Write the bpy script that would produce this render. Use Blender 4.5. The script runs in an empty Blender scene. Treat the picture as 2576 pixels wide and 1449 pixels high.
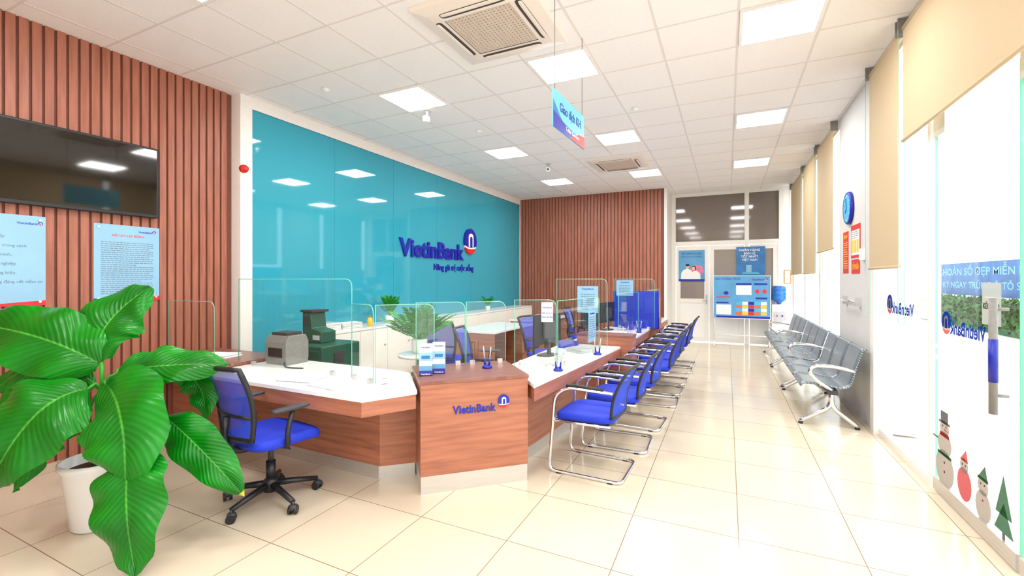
import bpy, bmesh, math, random
from mathutils import Vector, Matrix
random.seed(7)
SC=bpy.context.scene
COL=SC.collection
V=Vector
SC.view_settings.view_transform='Standard'
SC.view_settings.look='None'
SC.view_settings.exposure=0.74

def lin(h):
    if isinstance(h,str):
        h=h.lstrip('#'); c=[int(h[i:i+2],16)/255 for i in (0,2,4)]
    else: c=list(h)
    return tuple([(x/12.92 if x<=0.04045 else ((x+0.055)/1.055)**2.4) for x in c])+(1,)

def mat(name,col,rough=.5,metal=0,noise=.04,scale=30,emit=0,bump=0,spec=.5,coat=0,stretch=None,col2=None,detail=3,thin=0):
    m=bpy.data.materials.new(name); m.use_nodes=True
    nt=m.node_tree; n=nt.nodes; b=n['Principled BSDF']
    b.inputs['Roughness'].default_value=rough; b.inputs['Metallic'].default_value=metal
    b.inputs['Specular IOR Level'].default_value=spec
    b.inputs['Coat Weight'].default_value=coat
    b.inputs['Coat Roughness'].default_value=.05
    b.inputs['Alpha'].default_value=1-thin
    c=lin(col)
    tc=n.new('ShaderNodeTexCoord'); nz=n.new('ShaderNodeTexNoise'); nz.inputs['Scale'].default_value=scale; nz.inputs['Detail'].default_value=detail
    if stretch:
        mp=n.new('ShaderNodeMapping'); mp.inputs['Scale'].default_value=stretch
        nt.links.new(tc.outputs['Object'],mp.inputs['Vector']); nt.links.new(mp.outputs[0],nz.inputs['Vector'])
    else: nt.links.new(tc.outputs['Object'],nz.inputs['Vector'])
    cr=n.new('ShaderNodeValToRGB')
    if col2: d=lin(col2)
    else: d=tuple([x*(1-noise*3) for x in c[:3]])+(1,)
    cr.color_ramp.elements[0].color=d; cr.color_ramp.elements[0].position=.35
    cr.color_ramp.elements[1].color=c; cr.color_ramp.elements[1].position=.65
    nt.links.new(nz.outputs['Fac'],cr.inputs['Fac']); nt.links.new(cr.outputs['Color'],b.inputs['Base Color'])
    if emit:
        nt.links.new(cr.outputs['Color'],b.inputs['Emission Color']); b.inputs['Emission Strength'].default_value=emit
    if bump:
        bp=n.new('ShaderNodeBump'); bp.inputs['Strength'].default_value=bump; bp.inputs['Distance'].default_value=.01
        nt.links.new(nz.outputs['Fac'],bp.inputs['Height']); nt.links.new(bp.outputs[0],b.inputs['Normal'])
    return m

def glassmat(name,tint=(.93,.99,.96),refl=.9,base=0.03):
    m=bpy.data.materials.new(name); m.use_nodes=True
    nt=m.node_tree; n=nt.nodes; n.remove(n['Principled BSDF']); out=n['Material Output']
    tr=n.new('ShaderNodeBsdfTransparent'); tr.inputs[0].default_value=tint+(1,)
    gl=n.new('ShaderNodeBsdfGlossy'); gl.inputs['Roughness'].default_value=.01; gl.inputs[0].default_value=(1,1,1,1)
    lw=n.new('ShaderNodeLayerWeight'); lw.inputs['Blend'].default_value=.5
    pw=n.new('ShaderNodeMath'); pw.operation='POWER'; pw.inputs[1].default_value=5
    ml=n.new('ShaderNodeMath'); ml.operation='MULTIPLY_ADD'; ml.inputs[1].default_value=refl; ml.inputs[2].default_value=base
    mx=n.new('ShaderNodeMixShader')
    nt.links.new(lw.outputs['Facing'],pw.inputs[0]); nt.links.new(pw.outputs[0],ml.inputs[0]); nt.links.new(ml.outputs[0],mx.inputs[0])
    nt.links.new(tr.outputs[0],mx.inputs[1]); nt.links.new(gl.outputs[0],mx.inputs[2]); nt.links.new(mx.outputs[0],out.inputs[0])
    return m

def film(name,col,a):
    m=bpy.data.materials.new(name); m.use_nodes=True
    nt=m.node_tree; n=nt.nodes; n.remove(n['Principled BSDF']); out=n['Material Output']
    tr=n.new('ShaderNodeBsdfTransparent'); df=n.new('ShaderNodeBsdfDiffuse'); df.inputs[0].default_value=lin(col)
    tl=n.new('ShaderNodeBsdfTranslucent'); tl.inputs[0].default_value=lin(col)
    m1=n.new('ShaderNodeMixShader'); m1.inputs[0].default_value=.5
    mx=n.new('ShaderNodeMixShader'); mx.inputs[0].default_value=a
    nt.links.new(df.outputs[0],m1.inputs[1]); nt.links.new(tl.outputs[0],m1.inputs[2])
    nt.links.new(tr.outputs[0],mx.inputs[1]); nt.links.new(m1.outputs[0],mx.inputs[2]); nt.links.new(mx.outputs[0],out.inputs[0])
    return m

# ---------- materials
M={}
M['cream']=mat('cream_paint','#f3ede8',.6,noise=.01)
M['column']=mat('column_paint','#d6d5d2',.6,noise=.01)
M['white']=mat('white_paint','#f6f4f2',.45,noise=.01)
M['alu']=mat('white_aluminium','#f3efe9',.35,noise=.01)
M['wood']=mat('walnut_laminate','#b57458',.38,noise=.1,scale=2.2,stretch=(1.2,1.2,16),col2='#9b5f49',detail=6)
M['woodtop']=mat('walnut_laminate_top','#966355',.3,scale=3,stretch=(3,14,3),col2='#7e4c40',detail=6)
M['slat']=mat('slat_wood','#ac6b55',.45,scale=3,stretch=(9,9,.8),col2='#985945',detail=5)
M['slatback']=mat('slat_backing','#7d4a3a',.6)
M['top']=mat('white_quartz','#f8f6f4',.15,noise=.01,scale=200)
M['steel']=mat('brushed_steel','#d8d4d0',.3,.7,noise=.03,scale=4,stretch=(1,1,40))
M['chrome']=mat('chrome','#e6e6e8',.1,1,noise=.0)
M['black']=mat('black_plastic','#1e1e22',.4,noise=.05)
M['dgrey']=mat('dark_grey_plastic','#3b3b40',.5)
M['grey']=mat('grey_plastic','#86827f',.4)
M['lgrey']=mat('light_grey','#c9c9cc',.4)
M['screen']=mat('tv_screen','#15100a',.05,noise=.05,spec=.8)
M['blue']=mat('blue_fabric','#1436cc',.7,noise=.08,scale=250)
M['bluemesh']=mat('blue_mesh','#2a4cd8',.75,noise=.12,scale=400,thin=.22)
M['navy']=mat('navy_blue','#1420a0',.35,noise=.0)
M['red']=mat('logo_red','#e8202c',.4,noise=.0)
M['teal']=mat('teal_glass_panel','#329eb4',.04,noise=.0,spec=.6)
M['tealseam']=mat('teal_seam','#1a82a0',.4)
M['green']=mat('dark_green_metal','#1c5848',.4)
M['leafpot']=mat('white_ceramic','#e8e6e4',.2,noise=.0)
M['soil']=mat('soil','#4a3020',.9,bump=.6,scale=60)
M['stem']=mat('green_stem','#2a981a',.5)
M['paper']=mat('paper','#f7f5f2',.7,noise=.01)
M['cardblue']=mat('poster_light_blue','#90c0e0',.35,noise=.03,scale=3)
M['midblue']=mat('poster_mid_blue','#5ba6d8',.35,noise=.06,scale=3)
M['signcyan']=mat('sign_turquoise','#6cc6dc',.3,noise=.02,scale=3)
M['posterblue']=mat('poster_blue','#2a7fc4',.3,noise=.1,scale=4)
M['bannerblue']=mat('banner_blue','#2a6aa8',.6,noise=.1,scale=4)
M['cyan']=mat('cyan_print','#48b8e0',.35,noise=.0)
M['bannertext']=mat('banner_light_print','#5fa8c8',.5,noise=.0)
M['textgrey']=mat('print_grey','#6d8190',.6,noise=.0)
M['pink']=mat('print_pink','#f08ab0',.5,noise=.1)
M['skin']=mat('print_skin','#eab898',.5,noise=.0)
M['yellow']=mat('print_yellow','#f4c832',.5,noise=.0)
M['gold']=mat('gold_frame','#c89a3a',.35,.6)
M['orange']=mat('print_orange','#e06a3a',.5,noise=.0)
M['redp']=mat('red_notice','#d8281e',.45,noise=.02)
M['hole']=mat('dark_slot','#4a4038',.7)
M['acgrille']=mat('ac_grille','#d6c4b4',.5,noise=.0)
M['acwhite']=mat('ac_white','#f0e4da',.4,noise=.0)
M['panel']=mat('led_panel','#fffcfa',.5,noise=.0,emit=20)
M['glass']=glassmat('clear_glass',(.985,1,.99),.6,.02)
M['glass2']=glassmat('partition_glass',(.965,.995,.98),.4,.022)
M['darkglass']=mat('brown_dark_glass','#7c716a',.06,noise=.02,spec=.7)
M['doorglass']=mat('door_brown_glass','#958a82',.1,noise=.02,spec=.7)
M['edge']=mat('glass_edge_green','#7fcfb0',.2,noise=.0)
M['water']=mat('blue_water_bottle','#2f7fd8',.1,noise=.05)
M['hedge']=mat('hedge_leaves','#2f7430',.7,noise=.25,scale=8)
M['pave']=mat('pavement','#f2ece6',.8,noise=.02,scale=2)
M['frostsoft']=film('frosted_film_soft','#ffffff',.25)
M['stk']=film('window_sticker_blue','#1f40a0',.85)
M['stkred']=film('window_sticker_red','#c03030',.7)
M['stkwhite']=film('window_sticker_white','#b8aca0',.8)
M['stkgreen']=film('window_sticker_green','#2a6a3a',.75)
M['stkgrey']=film('window_sticker_grey','#5c5450',.75)
M['signgrey']=film('pull_sign_grey','#b8b8b0',.6)

m=bpy.data.materials.new('perforated_steel'); m.use_nodes=True; nt=m.node_tree; n=nt.nodes; b=n['Principled BSDF']
tc=n.new('ShaderNodeTexCoord'); sp=n.new('ShaderNodeSeparateXYZ'); nt.links.new(tc.outputs['Object'],sp.inputs[0])
def sn_(o,k):
    a=n.new('ShaderNodeMath'); a.operation='MULTIPLY'; a.inputs[1].default_value=k; nt.links.new(o,a.inputs[0])
    s=n.new('ShaderNodeMath'); s.operation='SINE'; nt.links.new(a.outputs[0],s.inputs[0]); return s.outputs[0]
ad=n.new('ShaderNodeMath'); ad.operation='ADD'; nt.links.new(sp.outputs[0],ad.inputs[0]); nt.links.new(sp.outputs[2],ad.inputs[1])
mu=n.new('ShaderNodeMath'); mu.operation='MULTIPLY'; nt.links.new(sn_(ad.outputs[0],210),mu.inputs[0]); nt.links.new(sn_(sp.outputs[1],210),mu.inputs[1])
cr=n.new('ShaderNodeValToRGB'); cr.color_ramp.elements[0].position=.3; cr.color_ramp.elements[0].color=lin('#98a2a9'); cr.color_ramp.elements[1].position=.45; cr.color_ramp.elements[1].color=lin('#363f44')
nt.links.new(mu.outputs[0],cr.inputs[0]); nt.links.new(cr.outputs[0],b.inputs['Base Color']); b.inputs['Metallic'].default_value=.45; b.inputs['Roughness'].default_value=.32
M['benchsteel']=m

m=bpy.data.materials.new('blind_fabric'); m.use_nodes=True; nt=m.node_tree; n=nt.nodes
b=n['Principled BSDF']; tl=n.new('ShaderNodeBsdfTranslucent'); mx=n.new('ShaderNodeMixShader'); mx.inputs[0].default_value=.18
tc=n.new('ShaderNodeTexCoord'); nz=n.new('ShaderNodeTexNoise'); nz.inputs['Scale'].default_value=300
cr=n.new('ShaderNodeValToRGB'); cr.color_ramp.elements[0].color=lin('#cfb994'); cr.color_ramp.elements[1].color=lin('#dcc8a5')
nt.links.new(tc.outputs['Object'],nz.inputs['Vector']); nt.links.new(nz.outputs['Fac'],cr.inputs['Fac'])
nt.links.new(cr.outputs[0],b.inputs['Base Color']); nt.links.new(cr.outputs[0],tl.inputs[0]); b.inputs['Roughness'].default_value=.8
nt.links.new(b.outputs[0],mx.inputs[1]); nt.links.new(tl.outputs[0],mx.inputs[2]); nt.links.new(mx.outputs[0],n['Material Output'].inputs[0])
M['blind']=m

m=bpy.data.materials.new('floor_tiles'); m.use_nodes=True; nt=m.node_tree; n=nt.nodes; b=n['Principled BSDF']
tc=n.new('ShaderNodeTexCoord'); mp=n.new('ShaderNodeMapping'); mp.inputs['Location'].default_value=(-.06+6,-1.71+6,0)
br=n.new('ShaderNodeTexBrick'); br.offset=0; br.squash=1
br.inputs['Scale'].default_value=1; br.inputs['Brick Width'].default_value=.6; br.inputs['Row Height'].default_value=.6
br.inputs['Mortar Size'].default_value=.0027; br.inputs['Mortar Smooth'].default_value=.1
br.inputs['Color1'].default_value=lin('#d6cab4'); br.inputs['Color2'].default_value=lin('#d2c5ad'); br.inputs['Mortar'].default_value=lin('#8e765c')
nz=n.new('ShaderNodeTexNoise'); nz.inputs['Scale'].default_value=2.5; nz.inputs['Detail'].default_value=6
mix=n.new('ShaderNodeMix'); mix.data_type='RGBA'; mix.blend_type='MULTIPLY'; mix.inputs['Factor'].default_value=.2
cr=n.new('ShaderNodeValToRGB'); cr.color_ramp.elements[0].color=(.87,.83,.77,1); cr.color_ramp.elements[1].color=(1,1,1,1)
nt.links.new(tc.outputs['Object'],mp.inputs[0]); nt.links.new(mp.outputs[0],br.inputs['Vector']); nt.links.new(tc.outputs['Object'],nz.inputs['Vector'])
nt.links.new(nz.outputs['Fac'],cr.inputs['Fac']); nt.links.new(br.outputs['Color'],mix.inputs['A']); nt.links.new(cr.outputs[0],mix.inputs['B'])
nt.links.new(mix.outputs['Result'],b.inputs['Base Color']); b.inputs['Roughness'].default_value=.13; b.inputs['Specular IOR Level'].default_value=.35
M['floor']=m
M['ceil']=mat('ceiling_tile','#faf6f5',.8,noise=.012,scale=90,bump=.1)
M['tbar']=mat('ceiling_grid','#e6deda',.6,noise=.0)

m=bpy.data.materials.new('broad_leaf'); m.use_nodes=True; nt=m.node_tree; n=nt.nodes; b=n['Principled BSDF']
uv=n.new('ShaderNodeUVMap'); sp=n.new('ShaderNodeSeparateXYZ'); nt.links.new(uv.outputs[0],sp.inputs[0])
ab=n.new('ShaderNodeMath'); ab.operation='ABSOLUTE'; sb=n.new('ShaderNodeMath'); sb.operation='SUBTRACT'; sb.inputs[1].default_value=.5
nt.links.new(sp.outputs[0],sb.inputs[0]); nt.links.new(sb.outputs[0],ab.inputs[0])
md=n.new('ShaderNodeMath'); md.operation='MULTIPLY_ADD'; md.inputs[1].default_value=-.5; nt.links.new(ab.outputs[0],md.inputs[0]); nt.links.new(sp.outputs[1],md.inputs[2])
sc=n.new('ShaderNodeMath'); sc.operation='MULTIPLY'; sc.inputs[1].default_value=130; nt.links.new(md.outputs[0],sc.inputs[0])
sn=n.new('ShaderNodeMath'); sn.operation='SINE'; nt.links.new(sc.outputs[0],sn.inputs[0])
cr=n.new('ShaderNodeValToRGB'); cr.color_ramp.elements[0].position=.0; cr.color_ramp.elements[0].color=lin('#5cc043'); cr.color_ramp.elements[1].position=.02; cr.color_ramp.elements[1].color=lin('#047a0e')
e=cr.color_ramp.elements.new(.5); e.color=lin('#058c12')
nt.links.new(ab.outputs[0],cr.inputs[0])
nz=n.new('ShaderNodeTexNoise'); nz.inputs['Scale'].default_value=5
tcl=n.new('ShaderNodeTexCoord'); nt.links.new(tcl.outputs['Object'],nz.inputs['Vector'])
mr2=n.new('ShaderNodeMapRange'); mr2.inputs[1].default_value=.3; mr2.inputs[2].default_value=.7; mr2.inputs[3].default_value=.6; mr2.inputs[4].default_value=1
nt.links.new(nz.outputs['Fac'],mr2.inputs[0])
mix=n.new('ShaderNodeMix'); mix.data_type='RGBA'; mix.blend_type='MULTIPLY'; mix.inputs['Factor'].default_value=1
mr=n.new('ShaderNodeMapRange'); mr.inputs[1].default_value=-1; mr.inputs[2].default_value=1; mr.inputs[3].default_value=.84; mr.inputs[4].default_value=1
mm=n.new('ShaderNodeMath'); mm.operation='MULTIPLY'; nt.links.new(mr.outputs[0],mm.inputs[0]); nt.links.new(mr2.outputs[0],mm.inputs[1])
nt.links.new(sn.outputs[0],mr.inputs[0]); nt.links.new(cr.outputs[0],mix.inputs['A']); nt.links.new(mm.outputs[0],mix.inputs['B'])
nt.links.new(mix.outputs['Result'],b.inputs['Base Color']); b.inputs['Roughness'].default_value=.3; b.inputs['Specular IOR Level'].default_value=.35
bp=n.new('ShaderNodeBump'); bp.inputs['Strength'].default_value=.3; bp.inputs['Distance'].default_value=.003; nt.links.new(sn.outputs[0],bp.inputs['Height']); nt.links.new(bp.outputs[0],b.inputs['Normal'])
M['leaf']=m
M['palm']=mat('palm_leaf','#1f9a12',.5,noise=.15)
M['yellowleaf']=mat('leaf_scorch','#d8c830',.5,noise=.1)

# ---------- mesh builder
def rpath(pts,rad=.05,n=5):
    pts=[V(p) for p in pts]; out=[pts[0]]
    for i in range(1,len(pts)-1):
        a,b,c=pts[i-1],pts[i],pts[i+1]
        d1=(a-b); d2=(c-b); r=min(rad,d1.length*.49,d2.length*.49)
        p=b+d1.normalized()*r; q=b+d2.normalized()*r
        for k in range(n+1):
            t=k/n; out.append(p*(1-t)**2+b*2*t*(1-t)+q*t*t)
    out.append(pts[-1]); return out

class G:
    def __init__(s): s.bm=bmesh.new(); s.ms=[]; s.uv=None
    def mi(s,k):
        m=M[k] if isinstance(k,str) else k
        if m not in s.ms: s.ms.append(m)
        return s.ms.index(m)
    def face(s,vs,k,smooth=False):
        try: f=s.bm.faces.new(vs)
        except ValueError: return None
        f.material_index=s.mi(k); f.smooth=smooth; return f
    def box(s,x0,y0,z0,x1,y1,z1,k,T=None):
        x0,x1=sorted((x0,x1)); y0,y1=sorted((y0,y1)); z0,z1=sorted((z0,z1))
        P=[(x0,y0,z0),(x1,y0,z0),(x1,y1,z0),(x0,y1,z0),(x0,y0,z1),(x1,y0,z1),(x1,y1,z1),(x0,y1,z1)]
        vs=[s.bm.verts.new((T@V(p)) if T else p) for p in P]
        for f in [(3,2,1,0),(4,5,6,7),(0,1,5,4),(1,2,6,5),(2,3,7,6),(3,0,4,7)]: s.face([vs[i] for i in f],k)
        return s
    def prism(s,poly,z0,z1,k,T=None):
        ar=sum(poly[i][0]*poly[(i+1)%len(poly)][1]-poly[(i+1)%len(poly)][0]*poly[i][1] for i in range(len(poly)))
        if ar<0: poly=poly[::-1]
        f=lambda p:(T@V(p)) if T else p
        lo=[s.bm.verts.new(f((p[0],p[1],z0))) for p in poly]; hi=[s.bm.verts.new(f((p[0],p[1],z1))) for p in poly]
        s.face(lo[::-1],k); s.face(hi,k); n=len(poly)
        for i in range(n): s.face([lo[i],lo[(i+1)%n],hi[(i+1)%n],hi[i]],k)
        return s
    def tube(s,pts,r,k,seg=8,closed=False,r2=None):
        pts=[V(p) for p in pts]; n=len(pts); rings=[]
        nrm=None
        for i,p in enumerate(pts):
            if closed: t=(pts[(i+1)%n]-pts[i-1])
            else: t=pts[min(i+1,n-1)]-pts[max(i-1,0)]
            if t.length<1e-9: t=V((0,0,1))
            t.normalize()
            if nrm is None:
                nrm=t.orthogonal().normalized()
            nrm=(nrm-t*nrm.dot(t))
            if nrm.length<1e-6: nrm=t.orthogonal()
            nrm.normalize(); bn=t.cross(nrm)
            rr=r if r2 is None else r+(r2-r)*i/(n-1)
            rings.append([s.bm.verts.new(p+(nrm*math.cos(2*math.pi*j/seg)+bn*math.sin(2*math.pi*j/seg))*rr) for j in range(seg)])
        for i in range(n if closed else n-1):
            a=rings[i]; b=rings[(i+1)%n]
            for j in range(seg): s.face([a[j],a[(j+1)%seg],b[(j+1)%seg],b[j]],k,True)
        if not closed: s.face(rings[0][::-1],k); s.face(rings[-1],k)
        return s
    def cyl(s,p0,p1,r,k,r2=None,seg=16): return s.tube([p0,p1],r,k,seg,r2=r2)
    def lathe(s,prof,c,k,seg=28,T=None):
        rings=[]
        for (r,z) in prof:
            ring=[]
            for j in range(seg):
                p=V((c[0]+max(r,1e-4)*math.cos(2*math.pi*j/seg),c[1]+max(r,1e-4)*math.sin(2*math.pi*j/seg),c[2]+z))
                ring.append(s.bm.verts.new(T@p if T else p))
            rings.append(ring)
        for a,b in zip(rings,rings[1:]):
            for j in range(seg): s.face([a[j],a[(j+1)%seg],b[(j+1)%seg],b[j]],k,True)
        s.face(rings[0][::-1],k); s.face(rings[-1],k); return s
    def sell(s,c,sz,k,e=.35,T=None,nu=28,nv=14,e2=None):
        e2=e if e2 is None else e2
        pw=lambda x,q: math.copysign(abs(x)**q,x)
        rows=[]
        for i in range(nv+1):
            ph=-math.pi/2+math.pi*i/nv; row=[]
            for j in range(nu):
                th=2*math.pi*j/nu
                p=V((c[0]+sz[0]/2*pw(math.cos(ph),e)*pw(math.cos(th),e2),c[1]+sz[1]/2*pw(math.cos(ph),e)*pw(math.sin(th),e2),c[2]+sz[2]/2*pw(math.sin(ph),e)))
                row.append(s.bm.verts.new(T@p if T else p))
            rows.append(row)
        for a,b in zip(rows,rows[1:]):
            for j in range(nu): s.face([a[j],a[(j+1)%nu],b[(j+1)%nu],b[j]],k,True)
        return s
    def surf(s,fn,nu,nv,k,uv=False):
        vs=[[s.bm.verts.new(fn(i/nu,j/nv)) for j in range(nv+1)] for i in range(nu+1)]
        if uv and s.uv is None: s.uv=s.bm.loops.layers.uv.new('UVMap')
        for i in range(nu):
            for j in range(nv):
                f=s.face([vs[i][j],vs[i+1][j],vs[i+1][j+1],vs[i][j+1]],k,True)
                if uv and f:
                    for l,(a,b) in zip(f.loops,[(i,j),(i+1,j),(i+1,j+1),(i,j+1)]): l[s.uv].uv=(b/nv,a/nu)
        return s
    def obj(s,name,parent=None,T=None,label=None,cat=None,kind=None,group=None,bev=0,solid=0):
        if not s.uv: bmesh.ops.remove_doubles(s.bm,verts=s.bm.verts,dist=1e-6)
        me=bpy.data.meshes.new(name); s.bm.normal_update(); s.bm.to_mesh(me); s.bm.free()
        for m in s.ms: me.materials.append(m)
        return reg(bpy.data.objects.new(name,me),parent,T,label,cat,kind,group,bev,solid)

def reg(o,parent=None,T=None,label=None,cat=None,kind=None,group=None,bev=0,solid=0):
    COL.objects.link(o)
    if parent: o.parent=parent
    if T is not None: o.matrix_local=T
    if label: o['label']=label
    if cat: o['category']=cat
    if kind: o['kind']=kind
    if group: o['group']=group
    if solid:
        md=o.modifiers.new('s','SOLIDIFY'); md.thickness=solid; md.offset=0
    if bev:
        md=o.modifiers.new('b','BEVEL'); md.width=bev; md.segments=2; md.limit_method='ANGLE'; md.angle_limit=.8
    return o
def root(name,T,label,cat,group=None):
    o=bpy.data.objects.new(name,None); o.empty_display_size=.1
    return reg(o,None,T,label,cat,None,group)
def kids(o): return [c for c in bpy.data.objects if c.parent==o]
def dup(o,T,parent=None,label=None):
    c=o.copy(); COL.objects.link(c)
    if parent: c.parent=parent
    if T is not None: c.matrix_local=T
    if label: c['label']=label
    for k in kids(o): dup(k,None,c)
    return c
def TR(x,y,z,rz=0): return Matrix.Translation((x,y,z))@Matrix.Rotation(math.radians(rz),4,'Z')
def FR_(o,right,up=(0,0,1)):
    r=V(right).normalized(); u=V(up).normalized(); nn=r.cross(u)
    m=Matrix((r,u,nn)).transposed().to_4x4(); m.translation=V(o); return m
LW=lambda x,y,z: FR_((x,y,z),(0,1,0))
BW=lambda x,y,z: FR_((x,y,z),(1,0,0))
RW=lambda x,y,z: FR_((x,y,z),(0,-1,0))

def text(s,parent,x,y,W,H,k,z=.003,ext=.001,bold=0,mirror=False,T=None,name='lettering',align='L',label=None):
    cu=bpy.data.curves.new('t','FONT'); cu.body=s; cu.extrude=ext; cu.offset=bold; cu.resolution_u=3
    o=bpy.data.objects.new('t',cu); COL.objects.link(o); dg=bpy.context.evaluated_depsgraph_get()
    me=bpy.data.meshes.new_from_object(o.evaluated_get(dg)); bpy.data.objects.remove(o); bpy.data.curves.remove(cu)
    me.name=name
    xs=[v.co.x for v in me.vertices]
    if not xs: return None
    x0,x1=min(xs),max(xs); sy=H/.72; sx=(W/(x1-x0)) if W else sy
    off={'L':0,'C':-(x1-x0)*sx/2,'R':-(x1-x0)*sx}[align]
    for v in me.vertices:
        nx=(v.co.x-x0)*sx+off
        v.co=((-nx if mirror else nx)+x,v.co.y*sy+y,v.co.z+z)
    me.materials.clear(); me.materials.append(M[k] if isinstance(k,str) else k)
    return reg(bpy.data.objects.new(name,me),parent,T,label)

def emblem(parent,cx,cy,R,z,th,T=None,kb='navy',kr='red',kw='white',mirror=False):
    g=G()
    S=1.12
    def arc(r,a0,a1,n=24): return [(cx+r*math.cos(math.radians(a0+(a1-a0)*i/n)),cy+r*S*math.sin(math.radians(a0+(a1-a0)*i/n))) for i in range(n+1)]
    up=arc(R,-20,200,40)
    x0=R*math.cos(math.radians(20)); yb=-R*S*math.sin(math.radians(20))
    low=[(cx-x0+2*x0*i/12,cy+yb-R*.16*(1-(1-2*i/12)**2)) for i in range(1,12)]
    g.prism(up+low,z,z+th,kb)
    x1=R*math.cos(math.radians(31)); y1=-R*S*math.sin(math.radians(31))
    wl=[(cx-x0+2*x0*i/12,cy+yb-R*.01-R*.16*(1-(1-2*i/12)**2)) for i in range(13)]
    wr=[(cx+x1-2*x1*i/12,cy+y1-R*.1*(1-(1-2*i/12)**2)) for i in range(13)]
    g.prism(wl+wr,z,z+th*.85,kw)
    dn=arc(R,211,329,20)
    cap=[(cx+x1-2*x1*i/10,cy+y1-R*.01-R*.1*(1-(1-2*i/10)**2)) for i in range(1,10)]
    g.prism(dn+cap,z,z+th,kr)
    t0=z+th; dz=th*.12+.0005
    def arch(w,yb_,yt):
        pts=[(cx-w,cy+yb_)]
        for i in range(13):
            a=math.pi-math.pi*i/12; pts.append((cx+w*math.cos(a),cy+yt-w*.8+w*.8*math.sin(a)))
        pts.append((cx+w,cy+yb_)); return pts
    g.prism(arch(R*.40,-R*.50,R*.70),t0,t0+dz,kw)
    g.prism(arch(R*.19,-R*.50,R*.42),t0+dz,t0+dz*1.8,kb)
    return g.obj('emblem',parent,T)

# ---------- ROOM
CZ=3.55
XL=-4.97; XT=-4.85; YB=10.63; YD=11.6; XR=1.3; YF=-2.5
G().box(XL-.3,YF,-.12,XR+.12,YD+.2,0,'floor').obj('floor',kind='structure',label='glossy cream ceramic floor tiles')
g=G(); g.box(XL-.3,YF,CZ,XR+.15,YD+.2,CZ+.1,'ceil')
for i in range(-9,4):
    x=.08+.6*i
    if XL<x<XR+.1: g.box(x-.009,YF,CZ-.0022,x+.009,YD,CZ+.01,'tbar')
for j in range(-11,14):
    y=3.83+.6*j
    if YF<y<YD: g.box(XL,y-.009,CZ-.0018,XR+.1,y+.009,CZ+.01,'tbar')
g.obj('ceiling',kind='structure',label='white suspended ceiling tiles in metal grid')
def slats(g,T,L,H,step=.074,w=.055,d=.020):
    g.box(0,0,-.1,L,H,0,'slatback',T)
    n=int(L/step)
    for i in range(n+1):
        x=i*step
        if x+w>L: break
        g.box(x,0,-.001,x+w,H,d,'slat',T)
g=G(); slats(g,LW(XL-.022,YF,0),3.17-YF,CZ); g.obj('wall_left',kind='structure',label='vertical walnut wood slat wall')
g=G(); slats(g,BW(XT,YB,0),-1.28-XT,CZ,.082,.061); g.box(-1.28,YB-.02,0,-1.22,YD,CZ,'cream'); g.obj('wall_back',kind='structure',label='vertical walnut slat wall')
g=G(); g.box(XL-.1,3.17,0,XT-.012,YB,CZ,'cream')
ys=[3.31,4.5,5.7,6.9,8.1,9.3,10.5,YB-.05]
g.box(XT-.012,3.31,.0,XT-.002,YB-.05,CZ-.13,'tealseam')
for a,b in zip(ys,ys[1:]): g.box(XT-.004,a+.002,0,XT,b-.002,CZ-.14,'teal')
g.box(XT-.012,3.171,0,XT+.012,3.31,CZ-.131,'cream'); g.box(XT-.012,3.172,CZ-.13,XT+.012,YB,CZ,'cream'); g.box(XT-.012,YB-.05,0,XT+.011,YB-.02,CZ-.131,'cream')
g.obj('wall_left_teal',kind='structure',label='glossy teal glass wall panels with cream frame')
G().box(XL-.3,YF-.1,0,XR+.1,YF,CZ,'cream').obj('wall_front',kind='structure')
G().box(XR,5.5,0,XR+.35,7.0,CZ,'column').obj('wall_right',kind='structure',label='pale grey painted column wall')
g=G(); g.box(XR-.02,5.44,0,XR+.06,5.56,CZ-.05,'alu'); g.obj('trim_1',kind='structure')
def wpx(g,x0,z0,x1,z1,k,y0=YD,y1=YD+.06): g.box(x0,y0,z0,x1,y1,z1,k)
g=G()
for x in (-1.22,.36,1.04): wpx(g,x,0,x+.09,CZ,'alu',YD-.022,YD+.08)
wpx(g,1.13,0,XR+.05,CZ,'cream')
wpx(g,-1.22,2.3,1.1,2.4,'alu',YD-.018,YD+.078); wpx(g,-1.22,CZ-.07,1.1,CZ,'alu',YD-.018,YD+.078)
wpx(g,-1.13,2.4,.36,CZ-.07,'darkglass',YD+.03,YD+.05); wpx(g,.45,2.4,1.04,CZ-.07,'darkglass',YD+.03,YD+.05)
g.obj('wall_back_partition',kind='structure',label='white aluminium glazed partition with dark transom glass')
def leaf(x0,x1,n):
    g=G(); y0,y1=YD,YD+.05
    wpx(g,x0,.02,x0+.1,2.29,'alu',y0,y1); wpx(g,x1-.1,.02,x1,2.29,'alu',y0,y1)
    for za,zb in ((2.19,2.29),(.02,.12),(.93,1.03)): wpx(g,x0+.1,za,x1-.1,zb,'alu',y0+.002,y1-.002)
    wpx(g,x0+.1,.12,x1-.1,.93,'white',y0+.015,y1-.01); wpx(g,x0+.1,1.03,x1-.1,2.19,'doorglass',y0+.02,y1-.02)
    o=g.obj(n,kind='structure',label='white aluminium door leaf with dark glass')
    h=G(); h.box(x1-.07,y0-.012,.9,x1-.035,y0,1.12,'lgrey'); h.tube([(x1-.052,y0-.01,1.0),(x1-.052,y0-.04,1.0),(x1-.14,y0-.045,1.0)],.009,'lgrey'); h.obj('door_handle',o)
leaf(-1.12,-.39,'door_1'); leaf(-.38,.35,'door_2'); leaf(.46,1.03,'door_3')
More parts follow.
